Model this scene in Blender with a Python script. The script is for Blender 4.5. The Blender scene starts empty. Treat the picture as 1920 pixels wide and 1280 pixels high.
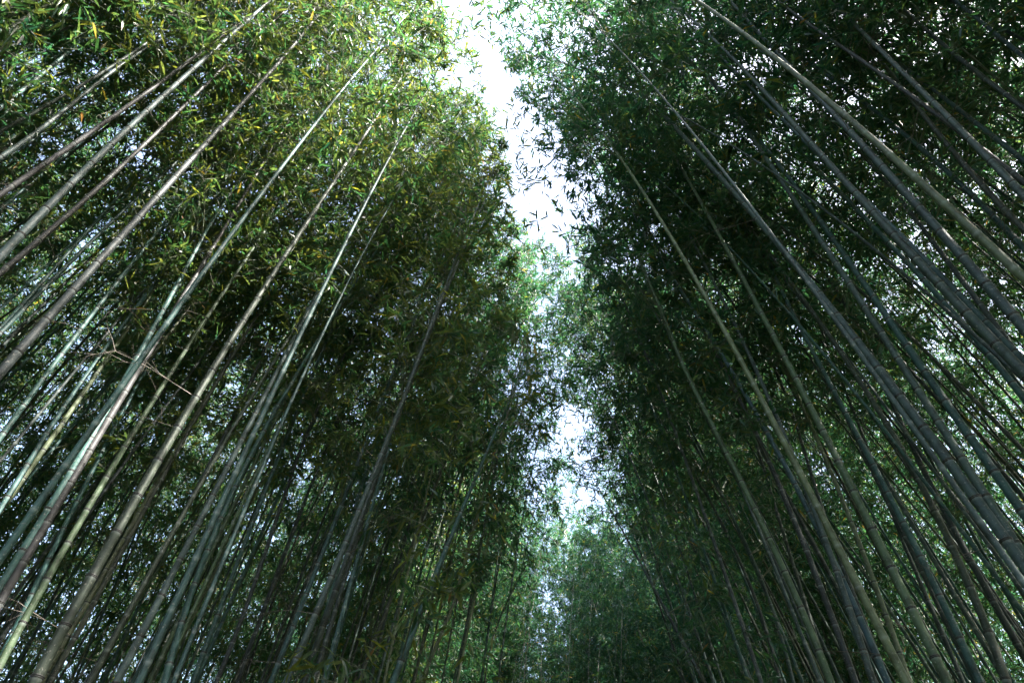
import bpy, math, random
import numpy as np
from mathutils import Vector, Matrix

R = math.radians
rng = np.random.default_rng(11)
random.seed(11)
scene = bpy.context.scene
COL = scene.collection

# ------------------------------------------------------------------ camera, sky, sun, exposure
PITCH = 48.0
EYE = np.array([0.0, 0.0, 1.6])
cd = bpy.data.cameras.new('camera')
cam = bpy.data.objects.new('camera', cd)
COL.objects.link(cam)
cd.sensor_width = 36.0
cd.lens = 24.0
cd.clip_start = 0.05
cd.clip_end = 2000
cam.location = EYE
cam.rotation_euler = (R(90 + PITCH), 0, 0)
scene.camera = cam

SUN_AZ, SUN_EL = 118.0, 50.0          # azimuth clockwise from +Y, elevation
world = bpy.data.worlds.new('World')
scene.world = world
world.use_nodes = True
wn = world.node_tree
wn.nodes.clear()
sky = wn.nodes.new('ShaderNodeTexSky')
sky.sky_type = 'NISHITA'
sky.sun_disc = False
sky.sun_elevation = R(SUN_EL)
sky.sun_rotation = R(SUN_AZ)
sky.air_density = 1.0
sky.dust_density = 6.0
sky.ozone_density = 1.0
haze_mix = wn.nodes.new('ShaderNodeHueSaturation')     # a thin milky sky
haze_mix.inputs['Saturation'].default_value = 0.95
bg = wn.nodes.new('ShaderNodeBackground')
bg.inputs['Strength'].default_value = 0.15
wo = wn.nodes.new('ShaderNodeOutputWorld')
wn.links.new(sky.outputs[0], haze_mix.inputs['Color'])
wn.links.new(haze_mix.outputs[0], bg.inputs['Color'])
wn.links.new(bg.outputs[0], wo.inputs['Surface'])

sl = bpy.data.lights.new('sun', 'SUN')
sl.energy = 5.0
sl.angle = R(0.53)
sl.color = (1.0, 0.95, 0.86)
sun = bpy.data.objects.new('sun', sl)
COL.objects.link(sun)
sd = Vector((math.sin(R(SUN_AZ)) * math.cos(R(SUN_EL)), math.cos(R(SUN_AZ)) * math.cos(R(SUN_EL)), math.sin(R(SUN_EL))))
sun.rotation_euler = sd.to_track_quat('Z', 'Y').to_euler()
sun.location = (20, -10, 40)

scene.view_settings.view_transform = 'Standard'
scene.view_settings.look = 'None'
scene.view_settings.exposure = 3.05
scene.view_settings.gamma = 1.0
scene.view_settings.use_curve_mapping = False
scene.cycles.max_bounces = 6
scene.cycles.diffuse_bounces = 2
scene.cycles.glossy_bounces = 2
scene.cycles.transmission_bounces = 2
scene.cycles.transparent_max_bounces = 4
scene.cycles.caustics_reflective = False
scene.cycles.caustics_refractive = False

# ------------------------------------------------------------------ materials
def new_mat(name):
    m = bpy.data.materials.new(name)
    m.use_nodes = True
    nt = m.node_tree
    nt.nodes.clear()
    out = nt.nodes.new('ShaderNodeOutputMaterial')
    return m, nt, out

def N(nt, kind, **kw):
    n = nt.nodes.new(kind)
    for k, v in kw.items():
        setattr(n, k, v)
    return n

def ramp(nt, stops):
    n = nt.nodes.new('ShaderNodeValToRGB')
    el = n.color_ramp.elements
    el[0].position, el[0].color = stops[0][0], (*stops[0][1], 1)
    el[1].position, el[1].color = stops[-1][0], (*stops[-1][1], 1)
    for p, c in stops[1:-1]:
        e = el.new(p)
        e.color = (*c, 1)
    return n

def mixrgb(nt, mode, fac, a, b):
    n = nt.nodes.new('ShaderNodeMix')
    n.data_type = 'RGBA'
    n.blend_type = mode
    for sock, v in ((n.inputs[0], fac), (n.inputs[6], a), (n.inputs[7], b)):
        if isinstance(v, (int, float)):
            sock.default_value = v
        elif isinstance(v, tuple):
            sock.default_value = (*v, 1)
        else:
            nt.links.new(v, sock)
    return n.outputs[2]

def culm_material():
    m, nt, out = new_mat('bamboo_culm')
    L = nt.links.new
    oi = N(nt, 'ShaderNodeObjectInfo')
    uv = N(nt, 'ShaderNodeUVMap', uv_map='culm_uv')
    tc = N(nt, 'ShaderNodeTexCoord')
    sep = N(nt, 'ShaderNodeSeparateXYZ')
    L(uv.outputs[0], sep.inputs[0])
    fr = N(nt, 'ShaderNodeMath', operation='FRACT')
    L(sep.outputs[1], fr.inputs[0])
    # waxy bloom under each node
    wax = ramp(nt, [(0.0, (0.12,) * 3), (0.05, (0.0,) * 3), (0.90, (0.0,) * 3), (0.975, (0.30,) * 3), (1.0, (0.1,) * 3)])
    L(fr.outputs[0], wax.inputs[0])
    # blotches and lichen
    no = N(nt, 'ShaderNodeTexNoise')
    no.inputs['Scale'].default_value = 9
    no.inputs['Detail'].default_value = 6
    no.inputs['Roughness'].default_value = 0.7
    L(tc.outputs['Object'], no.inputs['Vector'])
    bl = ramp(nt, [(0.36, (0.50, 0.48, 0.45)), (0.52, (1, 1, 1)), (0.66, (1.25, 1.22, 1.12))])
    L(no.outputs[0], bl.inputs[0])
    # lengthwise streaks
    mp = N(nt, 'ShaderNodeMapping')
    mp.inputs['Scale'].default_value = (26, 1.1, 1)
    L(uv.outputs[0], mp.inputs[0])
    st = N(nt, 'ShaderNodeTexNoise')
    st.inputs['Scale'].default_value = 1.6
    st.inputs['Detail'].default_value = 4
    L(mp.outputs[0], st.inputs['Vector'])
    sr = ramp(nt, [(0.3, (0.72, 0.74, 0.76)), (0.7, (1.18, 1.16, 1.12))])
    L(st.outputs[0], sr.inputs[0])
    # small pale spots
    sp = N(nt, 'ShaderNodeTexNoise')
    sp.inputs['Scale'].default_value = 55
    sp.inputs['Detail'].default_value = 3
    L(tc.outputs['Object'], sp.inputs['Vector'])
    spr = ramp(nt, [(0.62, (0,) * 3), (0.72, (0.5,) * 3)])
    L(sp.outputs[0], spr.inputs[0])
    c = mixrgb(nt, 'MULTIPLY', 1.0, oi.outputs['Color'], bl.outputs[0])
    c = mixrgb(nt, 'MULTIPLY', 1.0, c, sr.outputs[0])
    c = mixrgb(nt, 'MIX', spr.outputs[0], c, (0.34, 0.33, 0.29))
    c = mixrgb(nt, 'MIX', wax.outputs[0], c, (0.36, 0.40, 0.39))
    bs = N(nt, 'ShaderNodeBsdfPrincipled')
    L(c, bs.inputs['Base Color'])
    bs.inputs['Roughness'].default_value = 0.55
    bs.inputs['Specular IOR Level'].default_value = 0.3
    bp = N(nt, 'ShaderNodeBump')
    bp.inputs['Strength'].default_value = 0.12
    bp.inputs['Distance'].default_value = 0.01
    L(st.outputs[0], bp.inputs['Height'])
    L(bp.outputs[0], bs.inputs['Normal'])
    L(bs.outputs[0], out.inputs[0])
    return m

def simple_mat(name, a, b, scale, rough=0.7):
    m, nt, out = new_mat(name)
    tc = N(nt, 'ShaderNodeTexCoord')
    no = N(nt, 'ShaderNodeTexNoise')
    no.inputs['Scale'].default_value = scale
    no.inputs['Detail'].default_value = 8
    nt.links.new(tc.outputs['Object'], no.inputs['Vector'])
    r = ramp(nt, [(0.35, a), (0.65, b)])
    nt.links.new(no.outputs[0], r.inputs[0])
    bs = N(nt, 'ShaderNodeBsdfPrincipled')
    nt.links.new(r.outputs[0], bs.inputs['Base Color'])
    bs.inputs['Roughness'].default_value = rough
    bp = N(nt, 'ShaderNodeBump')
    bp.inputs['Strength'].default_value = 0.4
    nt.links.new(no.outputs[0], bp.inputs['Height'])
    nt.links.new(bp.outputs[0], bs.inputs['Normal'])
    nt.links.new(bs.outputs[0], out.inputs[0])
    return m

def leaf_material():
    m, nt, out = new_mat('bamboo_leaf')
    L = nt.links.new
    at = N(nt, 'ShaderNodeAttribute', attribute_name='tone')
    col = ramp(nt, [(0.0, (0.014, 0.050, 0.038)), (0.35, (0.025, 0.066, 0.035)), (0.70, (0.100, 0.118, 0.046)),  # upper tones paled and warmed to carry the look of sunlit leaves
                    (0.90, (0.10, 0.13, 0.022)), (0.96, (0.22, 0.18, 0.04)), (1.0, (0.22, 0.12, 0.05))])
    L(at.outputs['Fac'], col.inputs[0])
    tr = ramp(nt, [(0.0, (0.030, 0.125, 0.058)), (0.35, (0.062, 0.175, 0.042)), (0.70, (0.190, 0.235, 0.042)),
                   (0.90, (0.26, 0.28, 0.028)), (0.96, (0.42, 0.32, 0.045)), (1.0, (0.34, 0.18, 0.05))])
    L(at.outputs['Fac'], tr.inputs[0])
    bs = N(nt, 'ShaderNodeBsdfPrincipled')
    L(col.outputs[0], bs.inputs['Base Color'])
    bs.inputs['Roughness'].default_value = 0.38
    bs.inputs['Specular IOR Level'].default_value = 0.5
    tl = N(nt, 'ShaderNodeBsdfTranslucent')
    L(tr.outputs[0], tl.inputs[0])
    mx = N(nt, 'ShaderNodeMixShader')
    mx.inputs[0].default_value = 0.45
    L(bs.outputs[0], mx.inputs[1])
    L(tl.outputs[0], mx.inputs[2])
    L(mx.outputs[0], out.inputs[0])
    return m

M_CULM = culm_material()
M_LEAF = leaf_material()
M_NODE = simple_mat('bamboo_node', (0.012, 0.013, 0.014), (0.045, 0.045, 0.042), 30, 0.6)
M_TWIG = simple_mat('bamboo_twig', (0.045, 0.065, 0.035), (0.11, 0.125, 0.075), 12, 0.6)
M_DEAD = simple_mat('dry_twig', (0.075, 0.062, 0.052), (0.16, 0.132, 0.112), 20, 0.7)
M_SOIL = simple_mat('leaf_litter', (0.030, 0.038, 0.018), (0.085, 0.105, 0.048), 14, 0.9)  # out of view; tinted green to colour the light bounced up
M_PATH = simple_mat('dirt_path', (0.07, 0.075, 0.055), (0.14, 0.145, 0.11), 6, 0.9)

# ------------------------------------------------------------------ helpers
def link(name, me, parent=None):
    o = bpy.data.objects.new(name, me)
    COL.objects.link(o)
    if parent is not None:
        o.parent = parent
    return o

def tag(o, label=None, category=None, group=None, kind=None):
    if label: o['label'] = label
    if category: o['category'] = category
    if group: o['group'] = group
    if kind: o['kind'] = kind
    return o

def mesh_from(name, V, F, mats, smooth=False, tone=None, uv=None, mat_idx=None):
    """V (n,3); F list of arrays (m,k) of vertex indices, all polygons of one array the same size."""
    me = bpy.data.meshes.new(name)
    V = np.asarray(V, np.float32)
    me.vertices.add(len(V))
    me.vertices.foreach_set('co', V.ravel())
    loops = np.concatenate([f.ravel() for f in F]).astype(np.int32)
    tot = np.concatenate([np.full(len(f), f.shape[1], np.int32) for f in F])
    start = np.concatenate([[0], np.cumsum(tot)[:-1]]).astype(np.int32)
    me.loops.add(len(loops))
    me.loops.foreach_set('vertex_index', loops)
    me.polygons.add(len(tot))
    me.polygons.foreach_set('loop_start', start)
    me.polygons.foreach_set('loop_total', tot)
    if smooth:
        me.polygons.foreach_set('use_smooth', np.ones(len(tot), bool))
    if mat_idx is not None:
        me.polygons.foreach_set('material_index', np.asarray(mat_idx, np.int32))
    if tone is not None:
        a = me.attributes.new('tone', 'FLOAT', 'FACE')
        a.data.foreach_set('value', np.asarray(tone, np.float32))
    if uv is not None:
        u = me.uv_layers.new(name='culm_uv')
        u.data.foreach_set('uv', np.asarray(uv, np.float32)[loops].ravel())
    me.update(calc_edges=True)
    for m in mats:
        me.materials.append(m)
    return me

def unit(a):
    return a / np.maximum(np.linalg.norm(a, axis=-1, keepdims=True), 1e-9)

# camera axes (for turning traced stems into lines of sight; every stem then gets its own distance and real size)
cp, sp_ = math.cos(R(PITCH)), math.sin(R(PITCH))
FWD = np.array([0, cp, sp_]); UP = np.array([0, -sp_, cp]); RIGHT = np.array([1.0, 0, 0])
FPX = 1280.0
def ray(px, py):
    return FWD * FPX + RIGHT * (px - 960) + UP * (640 - py)
def project(P):
    d = np.asarray(P) - EYE
    w = d @ FWD
    w = np.where(np.abs(w) < 1e-6, 1e-6, w)
    return 960 + FPX * (d @ RIGHT) / w, 640 - FPX * (d @ UP) / w, w

# the path runs a little to the right of the view
PA = R(9.8)
TDIR = np.array([math.sin(PA), math.cos(PA), 0]); SDIR = np.array([math.cos(PA), -math.sin(PA), 0])
def ts(P):
    P = np.asarray(P)
    return P @ TDIR, P @ SDIR
GAP_S0 = -1.02                       # centre of the opening in the canopy, across the path
GAP_T = np.array([-30, -2.0, 2.8, 4.3, 5.1, 6.3, 7.0, 7.7, 10.0, 12.3, 13.3, 16.0, 17.3, 18.5, 60]) * 1.3
GAP_W = np.array([0.30, 0.22, 0.15, 0.18, 0.40, 0.80, 0.62, 0.0, 0.0, 0.0, 0.44, 0.44, 0.12, 0.0, 0.0]) * 1.3
GAP_C = np.array([-0.36, -0.36, -0.32, -0.06, 0.34, 0.48, 0.40, 0.15, 0.0, -0.18, -0.38, -0.64, -0.70, -0.5, 0.0]) * 1.3
def gap(t):
    return GAP_S0 + np.interp(t, GAP_T, GAP_C), np.interp(t, GAP_T, GAP_W)

# ------------------------------------------------------------------ ground and path
def sheet(name, pts, z, mat, label):
    V = np.array([[x, y, z] for x, y in pts])
    me = mesh_from(name, V, [np.array([list(range(len(pts)))])], [mat])
    o = link(name, me)
    o['kind'] = 'structure'
    o['label'] = label
    return o
sheet('ground', [(-600, -600), (600, -600), (600, 600), (-600, 600)], 0.0, M_SOIL, 'forest floor of bamboo litter, tinted green for its bounced light')
a0, a1 = -12 * TDIR + 0.4 * SDIR, 26 * TDIR + 0.4 * SDIR
sheet('path', [tuple((a0 - 1.3 * SDIR)[:2]), tuple((a0 + 1.3 * SDIR)[:2]), tuple((a1 + 1.3 * SDIR)[:2]), tuple((a1 - 1.3 * SDIR)[:2])],
      0.004, M_PATH, 'trodden earth path through the bamboo')

# ------------------------------------------------------------------ bamboo builder
def culm_axis(curve_s, t0, zs):
    """curve_s(z) -> offset across the path; all of one stem keeps the same distance t0 along the path."""
    s = curve_s(zs)
    return t0 * TDIR[None, :] + s[:, None] * SDIR[None, :] + np.array([0, 0, 1.0]) * zs[:, None]

def tube(P, rad, sides):
    """rings along polyline P; returns verts (n*sides,3)."""
    T = np.gradient(P, axis=0)
    T = unit(T)
    ref = np.array([0.3, 0.95, 0.05])
    A = unit(np.cross(T, ref)); B = np.cross(T, A)
    ang = np.linspace(0, 2 * np.pi, sides, endpoint=False)
    ring = np.cos(ang)[None, :, None] * A[:, None, :] + np.sin(ang)[None, :, None] * B[:, None, :]
    return (P[:, None, :] + ring * rad[:, None, None]).reshape(-1, 3)

def tube_faces(n, sides, base=0):
    i = np.arange(n - 1)[:, None]; j = np.arange(sides)[None, :]
    a = base + i * sides + j; b = base + i * sides + (j + 1) % sides
    return np.stack([a, b, b + sides, a + sides], -1).reshape(-1, 4)

def leaf_geometry(pos, d, nrm, ln, wd, fine):
    """leaf blades as verts and faces; fine = six corners and a droop, coarse = a folded kite."""
    n = len(pos)
    side = unit(np.cross(d, nrm))
    nn = np.cross(side, d)
    l = ln[:, None]; w = wd[:, None]
    if fine:
        tip = pos + d * l - nn * l * 0.16
        a = pos + d * l * 0.22; b = pos + d * l * 0.58 - nn * l * 0.05
        V = np.stack([pos, a + side * w * .46 + nn * w * .15, a - side * w * .46 + nn * w * .15,
                      b - side * w * .40 + nn * w * .1, b + side * w * .40 + nn * w * .1, tip], 1).reshape(-1, 3)
        k = (np.arange(n) * 6)[:, None]
        tris = np.concatenate([k + np.array([[0, 1, 2]]), k + np.array([[4, 5, 3]])])
        quads = k + np.array([[1, 4, 3, 2]])
        return V, [tris, quads], lambda tone: np.concatenate([tone, tone, tone])
    tip = pos + d * l - nn * l * 0.1
    a = pos + d * l * 0.36
    V = np.stack([pos, a + side * w * .5 + nn * w * .2, tip, a - side * w * .5 + nn * w * .2], 1).reshape(-1, 3)
    k = (np.arange(n) * 4)[:, None]
    return V, [np.concatenate([k + np.array([[0, 1, 2]]), k + np.array([[0, 2, 3]])])], lambda tone: np.concatenate([tone, tone])

# one leaf blade, in five tones, shared by every leaf that stands as an object of its own
TONES = [0.08, 0.28, 0.5, 0.72, 0.88]
LEAF_MESH = []
def single_leaf():
    v = [(0, 0, 0), (.0, .07, 0), (.055, .16, .018), (-.055, .16, .018), (0, .18, 0), (.075, .36, .02), (-.075, .36, .02), (0, .38, -.015),
         (.055, .66, -.02), (-.055, .66, -.02), (0, .67, -.055), (0, 1, -.17)]
    f3 = np.array([(1, 2, 4), (1, 4, 3), (8, 11, 10), (10, 11, 9)])
    f4 = np.array([(2, 5, 7, 4), (4, 7, 6, 3), (5, 8, 10, 7), (7, 10, 9, 6)])
    stalk = np.array([(0, 2, 1), (0, 1, 3)])
    return np.array(v), [np.concatenate([f3, stalk]), f4]
for t_ in TONES:
    v_, f_ = single_leaf()
    LEAF_MESH.append(mesh_from('leaf', v_, f_, [M_LEAF], smooth=True, tone=np.full(10, t_)))

# one node ring, shared
def ring_mesh():
    prof = np.array([(-.42, 1.0), (-.22, 1.11), (-.05, 1.09), (.02, 1.01), (.10, 1.16), (.30, 1.14), (.45, .985)])
    P = np.stack([0 * prof[:, 0], 0 * prof[:, 0], prof[:, 0]], 1)
    ang = np.linspace(0, 2 * np.pi, 14, endpoint=False)
    V = np.stack([np.outer(prof[:, 1], np.cos(ang)), np.outer(prof[:, 1], np.sin(ang)), np.repeat(prof[:, :1], 14, 1)], -1).reshape(-1, 3)
    return mesh_from('node', V, [tube_faces(len(prof), 14)], [M_NODE], smooth=True)
NODE_MESH = ring_mesh()

def twig_mesh():
    V, F = [], []
    def stick(a, b, r):
        a, b = np.array(a), np.array(b)
        d = unit(b - a); u = unit(np.cross(d, [.3, .2, 1.0])); w = np.cross(d, u); k = len(V)
        for p, q in ((a, r), (b, r * .6)):
            V.extend([p + u * q, p - u * q * .5 + w * q * .87, p - u * q * .5 - w * q * .87])
        F.extend([(k, k + 1, k + 4, k + 3), (k + 1, k + 2, k + 5, k + 4), (k + 2, k, k + 3, k + 5)])
    def grow(p, d, l, r, level):
        n = 3 if level == 0 else 2
        for i in range(n):
            d = unit(d + rng.normal(0, .16, 3) + np.array([0, 0, -.05]))
            q = p + d * l / n
            stick(p, q, r * (1 - .22 * i))
            if level < 2:
                for _ in range(rng.integers(1, 3)):
                    grow(q, unit(d * .9 + rng.normal(0, .55, 3)), l * rng.uniform(.3, .55), r * .55, level + 1)
            p = q
    grow(np.zeros(3), unit(np.array([1.0, 0, rng.uniform(.1, .7)])), 1.0, .0048, 0)
    return mesh_from('dry_twig', np.array(V), [np.array(F)], [M_DEAD])
TWIG_MESH = [twig_mesh() for _ in range(8)]

CULM_COL = {
    'teal':   (0.038, 0.088, 0.087), 'grey':  (0.053, 0.081, 0.082), 'brown': (0.058, 0.070, 0.057),
    'purple': (0.046, 0.047, 0.049), 'dark':  (0.036, 0.049, 0.048), 'straw': (0.112, 0.134, 0.086),
    'green':  (0.060, 0.097, 0.056), 'blue':  (0.045, 0.084, 0.100),
}

def fine_rings(zn):
    """heights of mesh rings and swelling for a culm whose nodes sit at zn."""
    zs, sw, vv = [], [], []
    for i in range(len(zn) - 1):
        a, b = zn[i], zn[i + 1]; h = b - a
        for f, k in ((0.0, 1.05), (0.06, .99), (0.5, .985), (0.94, .995)):
            zs.append(a + f * h); sw.append(k); vv.append(i + f)
    zs.append(zn[-1]); sw.append(1.0); vv.append(len(zn) - 1)
    return np.array(zs), np.array(sw), np.array(vv)

def coarse_rings(zn):
    zs, sw, vv = [], [], []
    for i in range(len(zn) - 1):
        a, b = zn[i], zn[i + 1]; h = b - a
        for f, k in ((0.0, 1.10), (0.07, .98), (0.93, .98)):
            zs.append(a + f * h); sw.append(k); vv.append(i + f)
    zs.append(zn[-1]); sw.append(1.0); vv.append(len(zn) - 1)
    return np.array(zs), np.array(sw), np.array(vv)

def sparse_rings(zn):
    zs = zn[::2] if zn[-1] == zn[::2][-1] else np.append(zn[::2], zn[-1])
    return zs, np.ones(len(zs)), np.interp(zs, zn, np.arange(len(zn)))

def taper(z, H, ztip):
    a = np.clip(1 - (z / H) ** 1.5 * 0.9, .08, 1)
    return a * np.clip((ztip - z) / 3.2, .05, 1) ** .8 if ztip < H - .3 else a

def bamboo_geometry(curve_s, t0, H, ztip, D, z_branch, sides, fine, leaf_scale, per_branch, nb=2, twigs=True, branch_len=1.25, inter=0.33, tone_shift=0.0, cull=1.0, open_path=True, rings=None):
    """everything of one plant in world coordinates."""
    g = {'zb': z_branch}
    zn = [0.0]; h = 0.16
    while zn[-1] < ztip - 0.1:
        zn.append(min(zn[-1] + h * rng.uniform(.93, 1.07), ztip)); h = min(h * 1.12, inter)
    zn = np.array(zn)
    zs, sw, vv = rings(zn) if rings else (fine_rings if fine else coarse_rings)(zn)
    P = culm_axis(curve_s, t0, zs)
    rad = D / 2 * taper(zs, H, ztip) * sw
    g['culm'] = (tube(P, rad, sides), tube_faces(len(zs), sides),
                 np.stack([np.tile(np.linspace(0, 1, sides), len(zs)), np.repeat(vv, sides)], 1))
    Pn = culm_axis(curve_s, t0, zn)
    g['nodes'] = (Pn, unit(np.gradient(Pn, axis=0)), D / 2 * taper(zn, H, ztip))
    # branches
    bi = np.where((zn > z_branch) & (zn < ztip))[0]
    if len(bi) == 0:
        g['branch'] = None; g['leaf'] = None
        return g
    bi = np.repeat(bi, nb)
    n = len(bi)
    fz = (zn[bi] - z_branch) / max(H - z_branch, 1)
    az = rng.uniform(0, 2 * np.pi, n)
    az[1::2] = az[0::2][:len(az[1::2])] + rng.normal(0, .5, len(az[1::2]))
    el = rng.normal(0.75, .18, n)
    bl = branch_len * rng.uniform(.6, 1.25, n) * np.clip(1.2 - fz * .6, .45, 1) * np.clip(.55 + fz * 3, .4, 1)
    o = Pn[bi]
    d0 = np.stack([np.cos(az) * np.cos(el), np.sin(az) * np.cos(el), np.sin(el)], 1)
    droop = rng.uniform(.25, .6, n)
    def along(u):   # u (n,k)
        q = o[:, None, :] + d0[:, None, :] * (bl[:, None] * u)[..., None]
        q[..., 2] -= (droop * bl)[:, None] * u ** 2
        return q
    if open_path:
        tt, tsd = ts(along(np.full((n, 1), .9))[:, 0])
        gc, gw = gap(tt)
        bl = np.where((np.abs(tsd - gc) < gw) & (gw > .15), bl * .4, bl)
    us = np.linspace(0, 1, 5 if fine else 4)
    C = along(np.repeat(us[None, :], n, 0))                      # n,k,3
    g['tips'] = C
    br = np.maximum(0.0060 * (1 - us * .7), .0018)
    ang = np.array([0, 2.094, 4.189])
    B1 = unit(np.cross(d0, np.array([0, 0, 1.0]))); B2 = np.cross(d0, B1)
    ringv = np.cos(ang)[None, :, None] * B1[:, None, :] + np.sin(ang)[None, :, None] * B2[:, None, :]
    V = (C[:, :, None, :] + ringv[:, None, :, :] * br[None, :, None, None]).reshape(-1, 3)
    k = len(us)
    F = (tube_faces(k, 3)[None] + (np.arange(n) * k * 3)[:, None, None]).reshape(-1, 4)
    # leaf clusters at the ends of short side twigs
    nc = max(2, per_branch // 5)
    u = rng.uniform(.25, 1.0, (n, nc)) ** .8
    cpos = along(u)
    tdir = unit(d0[:, None, :] * .5 + rng.normal(0, .62, (n, nc, 3)) + np.array([0, 0, -.10]))
    tl = (bl[:, None] * rng.uniform(.10, .30, (n, nc)))[..., None]
    cend = cpos + tdir * tl
    if twigs:
        A = cpos.reshape(-1, 3); Bp = cend.reshape(-1, 3); m = len(A)
        s1 = unit(np.cross((Bp - A), np.array([.2, .1, 1.0])))
        s2 = unit(np.cross((Bp - A), s1))
        r = .0030
        tv = np.stack([A + s1 * r, A - s1 * r * .5 + s2 * r, A - s1 * r * .5 - s2 * r, Bp], 1).reshape(-1, 3)
        kk = (np.arange(m) * 4)[:, None] + len(V)
        TF = np.concatenate([kk + np.array([[0, 1, 3]]), kk + np.array([[1, 2, 3]]), kk + np.array([[2, 0, 3]])])
        g['branch'] = (np.concatenate([V, tv]), [F, TF])
    else:
        g['branch'] = (V, [F])
    nl = 5
    ce = cend.reshape(-1, 3); td = tdir.reshape(-1, 3)
    m = len(ce)
    clump_tone = rng.normal(0, .13, m)
    pos = np.repeat(ce, nl, 0) - np.repeat(td, nl, 0) * (rng.uniform(0, 1, (m * nl, 1)) * np.repeat(tl.reshape(-1, 1), nl, 0) * .7)
    fan = rng.normal(0, .55, (m * nl, 3))
    ld = unit(np.repeat(td, nl, 0) * .9 + fan + np.array([0, 0, -.48]))
    nr = unit(rng.normal(0, .55, (m * nl, 3)) + np.array([0, 0, 1.0]))
    ln = rng.uniform(.085, .165, m * nl) * leaf_scale
    wd = ln * rng.uniform(.135, .20, m * nl)
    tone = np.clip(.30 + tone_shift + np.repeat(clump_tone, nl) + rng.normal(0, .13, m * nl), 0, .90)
    odd = rng.uniform(0, 1, m * nl)
    tone = np.where(odd < .014, rng.uniform(.90, 1.0, m * nl), tone)
    # the canopy stays open over the path: sprays that would fill it are missing
    keep = np.ones(m * nl, bool)
    if open_path:
        t, s = ts(ce)
        c, w = gap(t)
        w = w + np.where(w > .1, .18 * np.sin(t * 2.3 + ce[:, 2] * .7) + .12 * np.sin(t * 6.1 + 1.3 + ce[:, 2] * 1.7), 0)
        keep = np.repeat((np.abs(s - c) > w) | (w < .03), nl)
    s = pos
    keep &= rng.uniform(0, 1, len(s)) < cull
    g['leaf'] = tuple(a[keep] for a in (pos, ld, nr, ln, wd, tone))
    return g

# ------------------------------------------------------------------ the stems one can follow in the photograph
# crops of the photograph used while tracing: letter -> corner, all at the same enlargement
CROP = {'A': (0, 0), 'B': (640, 0), 'C': (1280, 0), 'D': (0, 430), 'F': (1280, 430), 'G': (0, 850), 'H': (640, 850), 'I': (1280, 850)}
def trace(txt):
    out = []; off = (0, 0); sc = 2.977
    for tok in txt.split():
        if tok.endswith(':'):
            off = CROP[tok[0]] if tok[0] in CROP else (560, 400)
            sc = 2.977 if tok[0] in CROP else 2.37
            continue
        x, y = tok.split(',')
        out.append((off[0] + float(x) / sc, off[1] + float(y) / sc))
    return out

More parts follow.
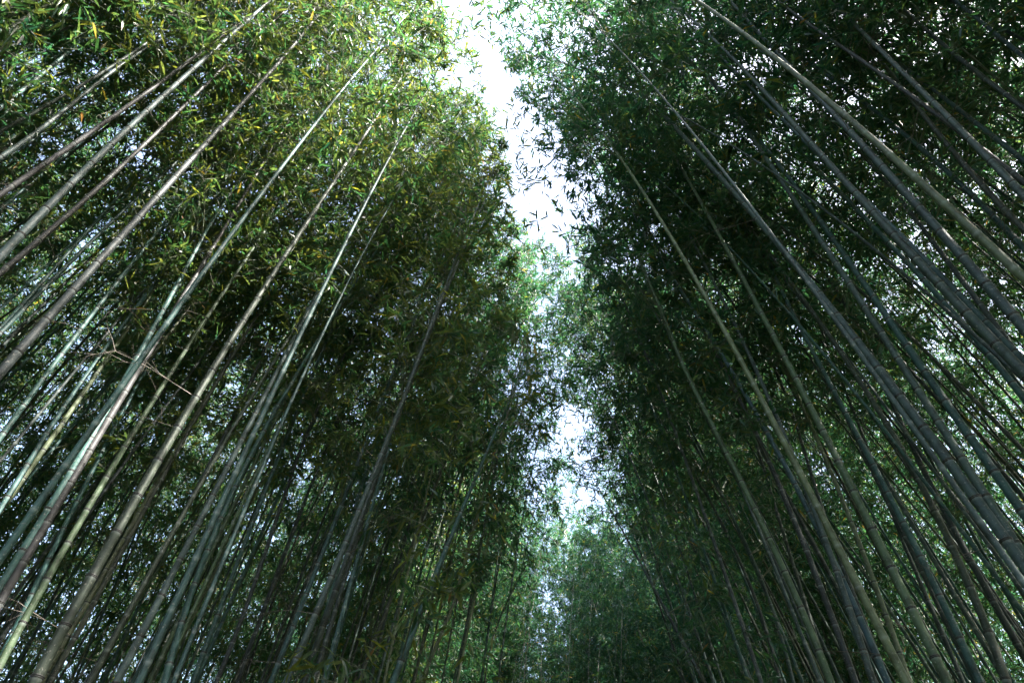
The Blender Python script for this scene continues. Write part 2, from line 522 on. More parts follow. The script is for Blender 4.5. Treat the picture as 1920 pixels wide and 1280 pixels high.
# (label, colour, width in the crop at the first point, trace from the lower end up)
STEMS = [
 # ---- left of the path
 ('brownish stem cutting only the very top left corner, highest of the left stems', 'brown', 45, 'A: 0,65 110,28 250,0'),
 ('teal stem of the crossing pair high on the left edge, upper one', 'teal', 40, 'A: 0,520 150,430 290,340 400,240 490,170 640,20'),
 ('teal stem of the crossing pair high on the left edge, lower one', 'teal', 46, 'A: 0,595 110,515 230,430 340,320 440,225 560,110'),
 ('dark grey stem slanting from the left edge to the top, above the two paler ones', 'dark', 45, 'A: 0,740 190,620 380,520 530,430 670,340 780,275 900,180 1020,75 1100,10'),
 ('grey stem beside the dark one high on the left, turning teal towards its top', 'grey', 50, 'A: 0,880 160,770 350,620 520,490 660,370 790,290 900,215 1100,115 1290,30'),
 ('purple-grey stem fading out under foliage in the upper left, brown at its lower end', 'purple', 55, 'A: 0,1080 250,915 430,800 600,680 710,590 840,495 950,410 1060,350'),
 ('teal stem running close below the purple-grey one at the upper left edge', 'teal', 40, 'A: 0,1165 150,1050 270,935 400,840'),
 ('thick grey stem with a brown sunlit stretch, longest in upper left, reaching the top', 'grey', 80, 'D: 0,175 A: 70,1350 130,1280 400,1010 620,820 800,640 970,490 1110,350 1230,250 1350,140 1510,0'),
 ('purple lower end turning dark teal, just below the thick brown-patched stem on the left', 'purple', 60, 'D: 0,245 100,150 200,80 290,10 A: 460,1120 640,960 770,840 910,710 1050,570 1200,420 1330,300'),
 ('teal stem with a pale sunlit patch, upper of the close pair at the left edge', 'teal', 45, 'D: 0,560 100,450 240,280 380,140 500,0 A: 600,1150 720,1040 820,930 930,800'),
 ('teal stem of the close left edge pair, lower one, ending bright blue among leaves', 'teal', 46, 'D: 0,592 90,480 260,310 400,160 600,0 A: 720,1150 850,1020 960,930 1100,800'),
 ('thick very dark purple-grey ringed stem from left edge up to the bright leaves', 'dark', 82, 'D: 0,795 130,660 320,440 500,235 650,50 A: 720,1270 830,1170 930,1030 1070,890 1190,750 1290,660 1380,540 1490,430 1590,310 1700,170 1830,20'),
 ('teal-green slim stem between the thick dark stem and the red-brown one', 'teal', 48, 'D: 180,1280 320,1060 400,920 500,770 620,580 830,390 930,240 1080,0 A: 1200,1080 1300,920'),
 ('teal stem with a white sunlit stretch low at the left edge', 'teal', 52, 'D: 0,1170 60,1070 180,920 250,820 370,660 500,490 560,420 650,300 760,160'),
 ('pale yellowish sunlit stem left of the red-brown one', 'straw', 50, 'G: 0,340 120,140 D: 200,1270 330,1100 400,1010 560,790 680,600 730,530 830,380 900,270'),
 ('dark red-brown stem with pink sunlit streaks on the left', 'purple', 75, 'G: 0,830 90,670 240,430 380,190 490,0 D: 620,1040 740,830 860,630 960,480 1050,330 1140,190 1210,70 A: 1260,1270 1300,1180 1400,1030 1480,890'),
 ('teal stem with large pale patch, hugging the red-brown stem on its left', 'teal', 72, 'G: 0,720 80,620 190,460 330,230 470,0 D: 600,980 700,800 820,620 920,450 1000,300 1100,100 1150,10'),
 ('slim teal stem hugging the red-brown stem on its right', 'teal', 50, 'G: 40,1060 190,780 290,540 430,270 550,0 D: 650,1110 760,900 900,610 980,480 1090,340 1200,180 1320,0'),
 ('teal-green stem with a bright white patch half way, right of the red-brown stem', 'green', 66, 'G: 0,1180 100,970 260,720 420,440 560,190 680,0 D: 720,1170 830,970 900,860 1050,680 1100,590 1180,440 1300,270 1450,60 A: 1500,1250'),
 ('thickest brown-grey stem on the left, with sunlit patches near the bottom', 'brown', 95, 'G: 190,1260 300,1080 400,890 590,570 740,290 920,0 D: 1030,1040 1150,810 1280,610 1400,420 1520,250 1620,100 1700,0 A: 1720,1270 1850,1040 B: 0,970 100,780 200,640 270,520 350,420'),
 ('pinkish sunlit stem right beside the thickest brown-grey stem', 'brown', 50, 'G: 330,1190 430,1000 560,770 700,500 790,340 900,150 980,30 D: 1050,1110 1140,980 1250,780 1370,600 1500,370 1600,230'),
 ('narrow straw-coloured stem against the foot of the thickest stem, lower left corner', 'straw', 46, 'G: 230,1280 310,1130 430,930 540,740 640,570 720,420'),
 ('dark teal stem passing behind and between the thick left stems to the bottom edge', 'dark', 46, 'G: 490,1280 570,1130 700,900 820,700 900,560 1050,270 1200,20 D: 1300,1060 1400,830 1480,680'),
 ('grey stem with sunlit lower end, left of the bright teal stem', 'grey', 66, 'G: 640,1280 700,1170 800,1010 920,750 1040,520 1170,280 1310,20 D: 1380,1100 1470,930 1560,770 1640,610 1720,450 1800,300 E: 80,360 160,230 250,30'),
 ('bright teal stem with a white patch, standing out at the lower left', 'teal', 58, 'G: 890,1280 1000,990 1100,740 1210,480 1340,180 1400,0 D: 1510,1020 1540,960 1640,810 1740,660 1840,530 E: 200,410 270,290 340,180 430,20'),
 ('teal-grey stem directly right of the bright teal stem at the bottom', 'teal', 46, 'G: 1080,1280 1140,1100 1220,870 1300,660 1390,440 1460,290 1560,0 D: 1610,1130 1690,940'),
 ('dark slim stem, second right of the bright teal stem at the bottom', 'dark', 42, 'G: 1200,1280 1300,1060 1390,830 1460,620 1560,280 1670,0 D: 1760,1050 1850,830'),
 ('thin dark stem with clear rings, third right of the bright teal stem', 'dark', 34, 'G: 1330,1270 1440,950 1560,640 1650,380 1800,30'),
 ('grey stem leaning steeply into twigs left of centre, thick with bare branches', 'grey', 60, 'G: 1600,1280 1740,960 1820,720 1905,500 H: 60,450 150,220 250,0 E: 440,840 500,720 560,590'),
 ('teal-grey stem at the bottom, left of the twiggy grey one', 'teal', 46, 'G: 1500,1280 1590,1100 1660,930 1780,600 1890,300 H: 60,150'),
 ('dark grey stem at the bottom edge just right of the twiggy grey one', 'dark', 56, 'G: 1690,1280 1810,950 1905,700 H: 60,480 120,320 200,120'),
 ('long teal-grey stem left of the lower sky gap, leaning right with pale patches', 'teal', 58, 'H: 290,1280 350,1120 420,920 510,720 580,540 700,260 800,0 E: 900,920 960,790 1040,600'),
 ('slim brownish stem left of the long teal-grey one near the lower sky gap', 'brown', 34, 'H: 130,1190 220,930 330,680 400,490 500,260 600,0'),
 ('thin dark stem left of the lower sky gap, blackish against leaves', 'dark', 17, 'H: 800,1280 840,1060 900,880 1000,690'),
 ('thin pale sunlit stem low near the centre bottom', 'straw', 32, 'H: 440,1280 480,1180 550,1050 620,840'),
 # ---- right of the path
 ('dark stem right of the lower sky gap, leaning left', 'dark', 36, 'I: 120,1280 0,1020 H: 1905,1050 1800,870 1680,630 1560,410 1400,130 1330,0'),
 ('thin black stem sloping across the leaves right of the sky gap', 'dark', 32, 'I: 560,1280 480,1080 420,880 300,560 210,340 130,160 E: 1660,1050 1580,900 1500,760 1420,640 1330,520 1250,400'),
 ('slim mottled stem at the bottom between the two dark ones right of centre', 'grey', 24, 'I: 220,1280 180,1130 130,950 50,750'),
 ('slim grey stem with light flecks, left of the yellow-banded stem at lower right', 'grey', 32, 'I: 620,1280 540,1000 460,760 380,550 300,400'),
 ('teal stem with a yellow sunlit band, lower right of centre', 'green', 62, 'I: 830,1280 760,1110 680,900 600,720 510,530 430,370 330,180 250,0 F: 160,1080 60,900 0,760 E: 1740,720 1660,560'),
 ('black stem right of the yellow-banded one at the lower right', 'dark', 56, 'I: 960,1280 870,1000 790,790 700,560 600,300 450,0 F: 380,1090 300,900'),
 ('stem with a long white sunlit edge at the lower right, grey above', 'grey', 62, 'I: 1060,1280 980,1000 910,800 850,640 790,440 700,250 610,0 F: 540,1090 460,900 390,740 320,580 210,370'),
 ('blue-teal stem right beside the white-edged one, rising to the upper sky gap', 'blue', 60, 'I: 1150,1280 1050,1040 960,840 860,640 760,460 680,290 590,110 540,0 F: 470,1130 380,980 300,830 240,700 100,510 0,370 E: 1720,370 1650,260 1560,130 1480,0 B: 1560,1080'),
 ('dark narrow stem fading out behind the white-edged stem, lower right', 'dark', 36, 'I: 900,650 850,500 780,350 730,150 690,0 F: 600,1000 520,790 390,560'),
 ('stem with yellow-white sunlit bands left of the olive stem, lower right', 'straw', 48, 'I: 1270,1280 1180,1010 1110,840 1020,600 960,430 870,220 790,0 F: 710,1060 600,850'),
 ('thick olive-green smooth stem at the lower right, straight up to the foliage', 'green', 82, 'I: 1480,1280 1380,1070 1280,850 1160,650 1080,480 990,320 900,120 850,0 F: 830,1180 720,980 590,740 480,550 380,370 280,180 180,0 C: 90,1100 0,940 B: 1850,850 1780,740'),
 ('teal stem with a bluish white flare half way, right of the olive stem', 'teal', 66, 'I: 1680,1280 1580,1130 1500,940 1390,720 1290,490 1200,330 1110,150 1020,0 F: 930,1040 870,930 800,800 720,680 620,500 520,280 470,150'),
 ('dark brown stem long and ringed, leaning left across the right side', 'brown', 72, 'I: 1800,1280 1770,1180 1690,970 1600,700 1500,480 1400,290 1310,110 1230,0 F: 1100,1040 900,740 730,480 560,220 430,50 380,0 C: 250,1100 140,930'),
 ('stem with a white edge on its right, next to the dark brown ringed one', 'dark', 60, 'I: 1905,1120 1860,1040 1760,850 1680,730 1570,560 1470,370 1380,190 1320,0 F: 1230,1060 1150,900 1060,760 1020,600'),
 ('thickest grey stem on the right, ringed, leaving at the lower right edge', 'grey', 96, 'I: 1905,660 1850,560 1760,440 1660,300 1550,110 1460,0 F: 1400,1150 1270,1000 1050,720 850,450 670,240 480,20 C: 360,1150 160,960 0,780 B: 1750,580 1600,430 1450,260 1300,100 1200,0'),
 ('grey stem with bright flecks along its upper length, second right of the thickest grey one', 'grey', 70, 'F: 1580,1280 1530,1220 1400,1020 1280,860 1160,680 1050,520 960,360 800,110 730,0 C: 620,1100 480,880 400,780 280,590 160,460 0,230 B: 1830,110 1750,0'),
 ('blue-teal stem close right of the flecked grey one, crossing near mid height', 'teal', 80, 'I: 1905,320 1830,220 1750,110 1650,0 F: 1620,1180 1510,1040 1310,750 1160,500 1020,290 880,110 800,0 C: 740,1190 640,1060 550,950 450,800'),
 ('slender teal-grey stem left of the paired thick ones on the right edge', 'teal', 62, 'F: 1905,950 1850,860 1740,740 1620,590 1470,410 1290,230 1150,70 1070,0 C: 900,1090 770,960 690,880'),
 ('thick dark grey stem meeting the right edge half way down', 'grey', 92, 'F: 1905,800 1790,680 1640,530 1520,400 1400,270 1290,150 1140,0 C: 1080,1180 900,1000 760,860 600,690 480,530 350,390 240,290 150,200'),
 ('light blue-teal stem beneath the two yellow-green leaf pairs, upper right', 'blue', 42, 'C: 900,1010 800,900 700,790 560,680 460,570 340,450 230,330'),
 ('thick smooth grey stem with widely spaced dark rings, ending at the upper right edge', 'grey', 92, 'F: 1905,550 1780,400 1640,240 1500,80 1400,0 C: 1350,1190 1240,1060 1110,930 1000,800 900,690 780,570 690,480 520,290 370,120 260,0'),
 ('reddish grey stem behind bare twigs, left of the two crossing ones at upper right', 'purple', 50, 'C: 1480,690 1430,650 1230,480 1050,390 920,290 790,190 660,100 520,0'),
 ('grey stem ringed and knobbly under bare twigs at the upper right, reaching the right edge', 'grey', 74, 'C: 1905,1095 1850,1030 1650,830 1470,640 1300,470 1160,340 1040,220 960,130 850,20'),
 ('dark brown stem crossing over the knobbly grey one at the upper right', 'brown', 62, 'C: 1905,1280 1800,1170 1680,1040 1540,890 1400,710 1290,560 1170,430 1090,320 1000,220'),
 ('dark teal stem in the upper right corner, lower of three dark ones', 'dark', 52, 'C: 1905,600 1790,520 1660,420 1510,300 1360,160 1190,10'),
 ('blue stem in the upper right corner, topmost long one', 'blue', 46, 'C: 1905,320 1800,230 1690,140 1600,70 1520,0'),
 ('dark slim stem nearest the top right corner', 'dark', 40, 'C: 1905,225 1750,140 1600,60'),
 ('teal stem right behind the knobbly grey one at the right edge', 'teal', 50, 'C: 1905,900 1770,790 1650,690 1480,570 1350,460'),
 ('broad dim teal stem behind the crossing stems, upper right', 'teal', 56, 'F: 1905,100 1800,0 C: 1640,1110 1500,980 1360,850 1250,760 1100,640'),
 ('dark teal stem right of the thick pale-sided one, along the right edge', 'dark', 56, 'F: 1905,740 1800,600 1700,480 1540,270 1460,150 1350,0 C: 1270,1170 1160,1050'),
 ('slim dark stem between the thick olive stem and the dark brown ringed one', 'dark', 34, 'I: 1240,490 1130,250 1060,60 F: 1000,1120 900,880 840,700 760,540'),
 ('thin blackish stem behind foliage left of the olive stem', 'dark', 30, 'I: 560,420 500,250 430,50 F: 400,1130 350,950 290,770'),
 ('thin grey stem with knots left of the dark brown ringed one, mid right', 'dark', 38, 'F: 1020,1280 900,1000 800,820 700,640 600,430 500,230'),
]

# short names of the same stems, to say what stands between them
HANDLES = [
    'top-corner brownish', 'upper crossing teal', 'lower crossing teal', 'dark slanting', 'grey-to-teal', 'fading purple-grey',
    'half-hidden teal', 'brown-patched thick', 'purple-footed', 'pale-patched teal', 'blue-tipped teal', 'dark-ringed thick',
    'slim teal-green', 'white-stretch teal', 'pale yellowish', 'red-brown', 'pale-patched left-edge teal', 'slim hugging teal',
    'white-spotted green', 'thickest brown-grey', 'pinkish sunlit', 'narrow straw', 'dark weaving teal', 'sunlit-footed grey',
    'bright teal', 'plain teal-grey', 'dark slim', 'thin dark ringed', 'twiggy grey', 'short teal-grey',
    'dark bottom-edge', 'long leaning teal', 'slim brownish', 'thin blackish', 'thin pale', 'left-leaning dark',
    'thin black sloping', 'mottled slim', 'light-flecked slim', 'yellow-banded teal', 'black', 'white-edged grey',
    'blue-teal', 'fading dark narrow', 'yellow-white banded', 'thick olive', 'white-flared teal', 'long dark brown',
    'white-rimmed dark', 'thickest scarred grey', 'bright-flecked grey', 'crossing blue-teal', 'slender right-edge teal', 'pale-sided thick',
    'light blue-teal', 'wide-ringed smooth grey', 'reddish grey', 'knobbly grey', 'crossing dark brown', 'dark corner',
    'topmost blue', 'corner slim dark', 'teal edge', 'broad dim teal', 'dark edge teal', 'slim dark middle',
    'thin blackish right', 'knotted thin grey',
]
assert len(HANDLES) == len(STEMS)

def culm_curve(pts, width):
    """turn a traced line into a real stem: its distance from its thickness, its lean from the trace, inside one upright plane across the path."""
    D = .036 + .00052 * width
    depth = 1.32 * D * FPX / (width / 2.977)
    depth = min(max(depth, 4.0), 16.0)
    r0 = ray(*pts[0])
    P0 = EYE + r0 / FPX * depth
    t0 = float(P0 @ TDIR)
    zz, ss = [], []
    for p in pts:
        r = ray(*p)
        k = (t0 - EYE @ TDIR) / (r @ TDIR)
        if k <= 0: continue
        q = EYE + r * k
        zz.append(q[2]); ss.append(q @ SDIR)
    zz = np.array(zz); ss = np.array(ss)
    span = zz.max() - zz.min()
    deg = 3 if len(zz) > 6 and span > 4 else (2 if len(zz) > 3 and span > 2 else 1)
    pf = np.polyfit(zz, ss, deg)
    z0, z1 = zz.min(), zz.max()
    dp = np.polyder(pf)
    sgn = 1.0 if ss.mean() < GAP_S0 else -1.0           # towards the path
    k1 = sgn * min(max(sgn * np.polyval(dp, z1), .02), .20)
    k0 = sgn * min(max(sgn * np.polyval(dp, z0), -.05), .16)
    s0, s1 = np.polyval(pf, z0), np.polyval(pf, z1)
    def f(z):
        z = np.asarray(z, float)
        up = np.maximum(z - z1, 0); dn = np.maximum(z0 - z, 0)
        mid = np.polyval(pf, np.clip(z, z0, z1))
        return mid + k1 * up + sgn * .006 * up ** 2 - k0 * dn + .5 * k0 / max(z0, .5) * dn ** 2
    return f, t0, z1, D, sgn

def clip_tip(f, t0, H, zlow):
    """lower the tip so that the stem stops before the opening."""
    c, w = gap(np.array([t0])); c, w = c[0], w[0]
    z = np.linspace(zlow, H, 60)
    s = f(z)
    inside = np.abs(s - c) < w * .5
    side0 = np.sign(f(np.array([max(zlow - 1, 0.2)]))[0] - c)
    crossed = inside | ((s - c) * side0 < -.1)
    return float(z[np.argmax(crossed)]) if crossed.any() else H

def in_frame(P, m=0):
    x, y, w = project(P)
    return (w > .2) & (x > -m) & (x < 1920 + m) & (y > -m) & (y < 1280 + m)

def build_bamboo(name, g, base, color, label, category, group, fine, n_single=0, node_parts=False, dry=.22):
    """an Empty at the foot that carries culm (> node), branches, foliage and leaf."""
    root = bpy.data.objects.new(name, None)
    COL.objects.link(root)
    root.empty_display_size = .2
    root.location = base
    tag(root, label, category, group)
    V, F, uv = g['culm']
    culm = link('culm', mesh_from('culm', V - base, [F], [M_CULM], smooth=True, uv=uv), root)
    j = rng.normal(0, .10); k = rng.normal(0, .03, 3)
    c = np.clip(np.array(CULM_COL[color]) * (1 + j + k), .01, 1)
    culm.color = (*c, 1)
    if node_parts:
        Pn, Tn, rn = g['nodes']
        vis = in_frame(Pn, 30)
        for p, tdir, r, v in zip(Pn, Tn, rn, vis):
            if not v or r < .004: continue
            nd = link('node', NODE_MESH, culm)
            q = Vector(tdir).to_track_quat('Z', 'Y')
            nd.matrix_local = Matrix.Translation(Vector(p - base)) @ q.to_matrix().to_4x4() @ Matrix.Diagonal((r, r, max(r * .7, .010), 1))
        lowest = g['zb'] + 1.0
        for p, v in zip(Pn, vis):
            if not v or p[2] > lowest or rng.uniform() > dry: continue
            tw = link('dry_twig', TWIG_MESH[rng.integers(len(TWIG_MESH))], root)
            l = rng.uniform(.35, .95)
            tw.matrix_local = Matrix.Translation(Vector(p - base)) @ Matrix.Rotation(rng.uniform(0, 6.28), 4, 'Z') @ Matrix.Diagonal((l, l, l, 1))
    if g['branch'] is not None:
        V, F = g['branch']
        link('branches', mesh_from('branches', V - base, F, [M_TWIG]), root)
    if g['leaf'] is not None and len(g['leaf'][0]):
        pos, d, nr, ln, wd, tone = g['leaf']
        if n_single:
            x, y, w = project(pos)
            px = ln / np.maximum(w, .1) * FPX
            score = np.where(in_frame(pos), px, 0)
            idx = np.argsort(-score)[:n_single]
            idx = idx[score[idx] > 20]
            for i in idx:
                side = unit(np.cross(d[i], nr[i])); nn = np.cross(side, d[i])
                lf = link('leaf', LEAF_MESH[int(np.argmin([abs(tone[i] - q) for q in TONES]))], root)
                l = ln[i]
                M = Matrix(((side[0] * l, d[i][0] * l, nn[0] * l, pos[i][0] - base[0]), (side[1] * l, d[i][1] * l, nn[1] * l, pos[i][1] - base[1]),
                            (side[2] * l, d[i][2] * l, nn[2] * l, pos[i][2] - base[2]), (0, 0, 0, 1)))
                lf.matrix_local = M
            rest = np.ones(len(pos), bool); rest[idx] = False
            pos, d, nr, ln, wd, tone = (a[rest] for a in (pos, d, nr, ln, wd, tone))
        V, F, tf = leaf_geometry(pos, d, nr, ln, wd, fine)
        fo = link('foliage', mesh_from('foliage', V - base, F, [M_LEAF], tone=tf(tone)), root)
        fo['kind'] = 'stuff'
    return root

hero_xy = []
hero_line = []
for label, color, width, txt in STEMS:
    f, t0, z1, D, sgn = culm_curve(trace(txt), width)
    zb = min(max(z1 - rng.uniform(.6, 1.6), 6.0), 12.5)
    H = min(max(rng.uniform(15.0, 17.5), zb + 5.5, z1 + 3.0), max(20.5, z1 + .8))
    zt = clip_tip(f, t0, H, z1)
    g = bamboo_geometry(f, t0, H, zt, D, min(zb, zt - 4.5), 10, True, 1.25, 40, nb=3, branch_len=1.7, inter=.36, tone_shift=.20 if sgn > 0 and t0 < 7.5 else -.05 if sgn > 0 else -.10)  # near left foliage toned paler, its sunlit glow put into the colour
    base = culm_axis(f, t0, np.array([0.0]))[0]
    hero_xy.append((t0, float(f(np.array([0.0]))[0])))
    hx, hy, hw = project(culm_axis(f, t0, np.linspace(1.7, zt, 80)))
    hero_line.append((hx, hy))
    root = build_bamboo('bamboo', g, base, color, label, 'bamboo', 'bamboo stems near the path', True, n_single=34, node_parts=True,
                        dry=.5 if 'twig' in label or 'knobbly' in label else .06)
    if 'yellow-green leaf pairs' in label:          # two pairs of young leaves on this stem
        k = (t0 - .25) / (ray(1430, 180) @ TDIR)
        for a, b in (((1412, 148), (1380, 153)), ((1436, 149), (1476, 156)), ((1459, 224), (1440, 201)), ((1459, 224), (1474, 206))):
            A = EYE + ray(*a) * k; B = EYE + ray(*b) * k; d = B - A
            l = np.linalg.norm(d); d = d / l
            nn = unit(-(FWD - d * (FWD @ d)) + np.array([.3, 0, .3])); side = unit(np.cross(d, nn)); nn = np.cross(side, d)
            lf = link('leaf', LEAF_MESH[4], root)
            A = A - base
            lf.matrix_local = Matrix(((side[0] * l, d[0] * l, nn[0] * l, A[0]), (side[1] * l, d[1] * l, nn[1] * l, A[1]), (side[2] * l, d[2] * l, nn[2] * l, A[2]), (0, 0, 0, 1)))
            lf['label'] = 'young yellow-green leaf'

# ------------------------------------------------------------------ the grove behind them
def random_curve(s0, sgn, H, lean, arch):
    def f(z):
        z = np.asarray(z, float)
        return s0 + sgn * (lean * z + arch * (z / H) ** 3 * H)
    return f

EXTRA = [(3.6, -3.0), (4.6, -3.4), (5.4, -2.9), (2.9, -3.7), (6.3, -3.2), (4.0, -4.3), (5.2, 2.4), (6.4, 2.7), (3.5, 3.3), (4.4, 3.9), (3.3, 2.1), (4.7, 1.9), (2.6, 2.5)]   # slim stems among the near ones
cands = [(t, s, -1 if s > 0 else 1) for t, s in EXTRA]
for side in (-1, 1):
    for _ in range(16000):
        s = GAP_S0 + side * (rng.uniform(0, 1) * (15.0 if side < 0 else 10.5) + (1.9 if side < 0 else 2.5))
        t = rng.uniform(-11, 48)
        cands.append((t, s, -side))
for _ in range(1600):                              # the far end, where the path bends out of sight
    cands.append((rng.uniform(20.5, 42), GAP_S0 + rng.uniform(-2.5, 3), rng.choice([-1, 1])))
chosen = []
grid = {}
for t, s, sgn in cands:
    near = math.hypot(t, s) < 6.6 and t > (.8 if abs(s - GAP_S0) > 3.6 else -1.0)
    if near and abs(s) < 7 and (t, s) not in EXTRA: continue
    if t < 1.5 and s > 0 and rng.uniform() < .3: continue      # unseen plants to the right and behind thinned to let sun dapples through
    dmin = .5 if t > 20 and abs(s - GAP_S0) < 2.6 else .56 if math.hypot(t, s) < 15 else .84
    key = (int(t // 1), int(s // 1))
    if any((t - a) ** 2 + (s - b) ** 2 < dmin ** 2 for i in (-1, 0, 1) for j in (-1, 0, 1) for a, b in grid.get((key[0] + i, key[1] + j), ())): continue
    if any((t - a) ** 2 + (s - b) ** 2 < .2 for a, b in hero_xy): continue
    chosen.append((t, s, sgn))
    grid.setdefault(key, []).append((t, s))
chosen = np.array(chosen)
def score(t, s):
    P = t * TDIR + s * SDIR
    Q = np.array([P + np.array([0, 0, z]) for z in (5, 8, 10, 13, 16)])
    return in_frame(Q, 0).any() / math.hypot(t, s)
sc = np.array([score(t, s) for t, s, _ in chosen])
order = np.argsort(-sc)
n_thing = 300 - len(STEMS)
thing_idx = [i for i in order[:n_thing] if sc[i] > 0]
rest_idx = list(order[n_thing:])

# plants away from the opening share the shapes of a small stock of plants
STOCK_N = 14
def stock_plant(fine_twigs, low, shift=0.0):
    H = rng.uniform(13.5, 18.0)
    f = random_curve(0.0, 1, H, rng.uniform(.03, .12), rng.uniform(.04, .12))
    return bamboo_geometry(f, 0.0, H, H, rng.uniform(.038, .066), rng.uniform(*low), 8, False, 1.1, 45, branch_len=1.4, twigs=fine_twigs, open_path=False, tone_shift=shift)
def unturn(V):                                    # from path axes to plain axes, foot at the origin
    return np.stack([V @ SDIR, V @ TDIR, V[:, 2]], 1)
STOCK = []
for q in range(STOCK_N):
    g = stock_plant(True, (6.5, 11.0), .05 if q < STOCK_N // 2 else -.04)  # left-side half toned lighter than the right, sunlight put into leaf colour
    V, F, uv = g['culm']
    mc = mesh_from('culm', unturn(V), [F], [M_CULM], smooth=True, uv=uv)
    V, F = g['branch']
    mb = mesh_from('branches', unturn(V), F, [M_TWIG])
    pos, d, nr, ln, wd, tone = g['leaf']
    V, F, tf = leaf_geometry(pos, d, nr, ln, wd, False)
    ml = mesh_from('foliage', unturn(V), F, [M_LEAF], tone=tf(tone))
    STOCK.append((mc, mb, ml))

PLACED = []
NAMES = {'teal': 'slender blue-green', 'grey': 'slender grey', 'dark': 'slender dark', 'brown': 'slender brown', 'straw': 'slender straw-coloured', 'green': 'slender green', 'purple': 'slender purplish', 'blue': 'slender bluish'}
for i in thing_idx:
    t, s, sgn = chosen[i]
    dist = math.hypot(t, s)
    color = str(rng.choice(['teal', 'grey', 'dark', 'brown', 'straw', 'green'], p=[.3, .25, .2, .1, .05, .1]))
    lab, grp = None, f'{NAMES[color]} bamboo standing behind the near stems'
    if abs(s - GAP_S0) > 5.6 and (t, s) not in EXTRA:
        root = bpy.data.objects.new('bamboo', None)
        COL.objects.link(root)
        root.location = t * TDIR + s * SDIR
        root.rotation_euler = (0, 0, -PA + (0 if sgn > 0 else math.pi) + rng.normal(0, .5))
        k = rng.uniform(.9, 1.08)
        root.scale = (k, k, k)
        PLACED.append((root, color, t, s))
        tag(root, lab, 'bamboo', grp)
        mc, mb, ml = STOCK[rng.integers(STOCK_N // 2) + (0 if sgn > 0 else STOCK_N // 2)]
        culm = link('culm', mc, root)
        culm.color = (*np.clip(np.array(CULM_COL[color]) * (1 + rng.normal(0, .12)), .01, 1), 1)
        link('branches', mb, root)
        link('foliage', ml, root)['kind'] = 'stuff'
        continue
    H = rng.uniform(13.5, 18.0)
    if t > 19 and abs(s - GAP_S0) < 4: H = min(H, .56 * t + rng.uniform(.6, 2.2))
    arch = rng.uniform(.04, .12)
    lean = rng.uniform(.03, .12)
    if 9.0 < t < 16.5 or t > 20.5 or t < 7:
        reach = abs(s - GAP_S0) * (rng.uniform(.75, 1.05) if t > 8 else rng.uniform(.55, .75) if s < 0 else rng.uniform(.80, .95))          # these lean right over the path
        arch = max(arch, (reach - lean * H) / H)
    f = random_curve(s, sgn, H, lean, arch)
    zt = clip_tip(f, t, H, 3.0)
    D = rng.uniform(.036, .066)
    g = bamboo_geometry(f, t, H, zt, D, rng.uniform(4.5, 7.5) if dist > 14 else rng.uniform(7.5, 10.0), 8, False, 1.2, 40 if 8 < t < 20 else 55, twigs=dist < 16,
                        branch_len=1.45, tone_shift=(.12 if t < 8 else -.12) if sgn > 0 else -.10)  # near left leaves lightened in tone as if sunlit
    base = culm_axis(f, t, np.array([0.0]))[0]
    PLACED.append((build_bamboo('bamboo', g, base, color, lab, 'bamboo', grp, False), color, t, s))

# which one it is: the near stems it shows between, then its order among its like there
ORDER = ['first', 'second', 'third', 'fourth', 'fifth', 'sixth', 'seventh', 'eighth', 'ninth', 'tenth']
slots = {}
for root, color, t, s in PLACED:
    Z = np.linspace(2.0, 12, 60)
    x, y, w = project(t * TDIR + s * SDIR + Z[:, None] * np.array([0, 0, 1.0]))
    ok = np.where((x > 0) & (x < 1920) & (y > 0) & (y < 1280))[0]
    k = ok[min(len(ok) - 1, 5)] if len(ok) else 0
    px, py = x[k], y[k]
    lo, hi = (-1e9, None), (1e9, None)
    for (hx, hy), h in zip(hero_line, HANDLES):
        q = int(np.argmin(np.abs(hy - py)))
        if abs(hy[q] - py) > 25: continue
        if lo[0] < hx[q] <= px: lo = (hx[q], h)
        if px < hx[q] < hi[0]: hi = (hx[q], h)
    slots.setdefault((color, lo[1], hi[1]), []).append((px, root))
for (color, a, b), lst in slots.items():
    lst.sort(key=lambda v: v[0])
    where = f'between {a} and {b} stems' if a and b else (f'just right of the {a} stem' if a else f'just left of the {b} stem')
    for q, (px, root) in enumerate(lst):
        if len(lst) == 1: root['label'] = f'{NAMES[color]} bamboo {where}'
        else: root['label'] = f'{ORDER[min(q, 9)]} {NAMES[color]} bamboo from left, {where}'

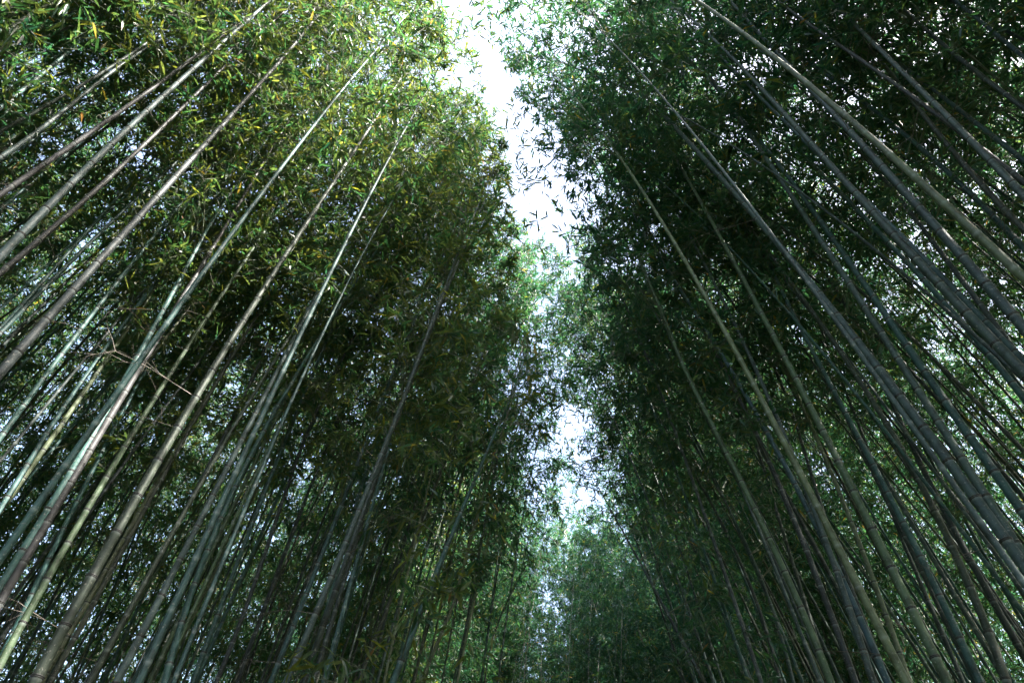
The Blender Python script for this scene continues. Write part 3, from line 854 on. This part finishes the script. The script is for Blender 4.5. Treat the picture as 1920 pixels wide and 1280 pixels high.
# everything farther or outside the view: one mass, copies of the stock
KIN = []
for k in range(6):
    g = stock_plant(False, (3.6, 7.5), .06 if k < 3 else -.12)  # first three toned lighter as sunlit, last three darker as shaded
    V, F, uv = g['culm']
    pos, d, nr, ln, wd, tone = g['leaf']
    LV, LF, tf = leaf_geometry(pos, d, nr, ln * 1.15, wd * 1.15, False)
    me = mesh_from('thicket_plant', unturn(np.concatenate([V, LV])), [F, LF[0] + len(V)], [M_CULM, M_LEAF], tone=np.concatenate([np.zeros(len(F)), tf(tone)]),
                   uv=np.concatenate([uv, np.zeros((len(LV), 2))]), mat_idx=np.concatenate([np.zeros(len(F)), np.ones(len(LF[0]))]))
    KIN.append(bpy.data.objects.new('thicket_plant', me))
pts, rots, scls = [], [], []
for i in rest_idx:
    t, s, sgn = chosen[i]
    s = s + (-sgn * max(0, 5.0 - abs(s - GAP_S0)) if t < 29 else 0)
    pts.append(t * TDIR + s * SDIR)
    rots.append((0, 0, -PA + (0 if sgn > 0 else math.pi) + rng.normal(0, .5)))
    scls.append(rng.uniform(.98, 1.12) * (.55 * t + 1.6) / 15.7 if 18 < t < 34 and abs(s - GAP_S0) < 2.3 else rng.uniform(1.12, 1.32) if t > 15 and 2.3 < s - GAP_S0 < 9 else rng.uniform(.9, 1.1))       # younger plants close the path; right-hand ones made taller to shade it
me = bpy.data.meshes.new('bamboo_thicket')
me.from_pydata([tuple(p) for p in pts], [], [])
a = me.attributes.new('rot', 'FLOAT_VECTOR', 'POINT'); a.data.foreach_set('vector', np.array(rots, np.float32).ravel())
a = me.attributes.new('scl', 'FLOAT', 'POINT'); a.data.foreach_set('value', np.array(scls, np.float32))
a = me.attributes.new('idx', 'INT', 'POINT'); a.data.foreach_set('value', (rng.integers(0, 3, len(pts)) + 3 * ((chosen[rest_idx, 2] < 0) | (chosen[rest_idx, 0] > 16))).astype(np.int32))  # far-end plants also take the darker set, shade put into their leaves
th = link('bamboo_thicket', me)
th.color = (.10, .11, .095, 1)
tag(th, 'dense far bamboo thicket closing off the grove behind every single stem', 'thicket', None, 'stuff')
gt = bpy.data.node_groups.new('thicket', 'GeometryNodeTree')
gt.interface.new_socket('Geometry', in_out='INPUT', socket_type='NodeSocketGeometry')
gt.interface.new_socket('Geometry', in_out='OUTPUT', socket_type='NodeSocketGeometry')
gi = gt.nodes.new('NodeGroupInput'); go = gt.nodes.new('NodeGroupOutput')
iop = gt.nodes.new('GeometryNodeInstanceOnPoints')
g2i = gt.nodes.new('GeometryNodeGeometryToInstance')
for o in reversed(KIN):
    n = gt.nodes.new('GeometryNodeObjectInfo')
    n.inputs['Object'].default_value = o
    gt.links.new(n.outputs['Geometry'], g2i.inputs[0])
def named(name, kind):
    n = gt.nodes.new('GeometryNodeInputNamedAttribute')
    n.data_type = kind
    n.inputs[0].default_value = name
    return n.outputs[0]
e2r = gt.nodes.new('FunctionNodeEulerToRotation')
gt.links.new(named('rot', 'FLOAT_VECTOR'), e2r.inputs[0])
gt.links.new(gi.outputs[0], iop.inputs['Points'])
gt.links.new(g2i.outputs[0], iop.inputs['Instance'])
iop.inputs['Pick Instance'].default_value = True
gt.links.new(named('idx', 'INT'), iop.inputs['Instance Index'])
gt.links.new(e2r.outputs[0], iop.inputs['Rotation'])
gt.links.new(named('scl', 'FLOAT'), iop.inputs['Scale'])
gt.links.new(iop.outputs[0], go.inputs[0])
md = th.modifiers.new('plants', 'NODES')
md.node_group = gt

if __import__('os').environ.get('SCENE_STATS'):
    um = {o.data for o in scene.objects if o.type == 'MESH'}
    print('objects', len(scene.objects), 'triangles', sum(sum(len(p.vertices) - 2 for p in m.polygons) for m in um))
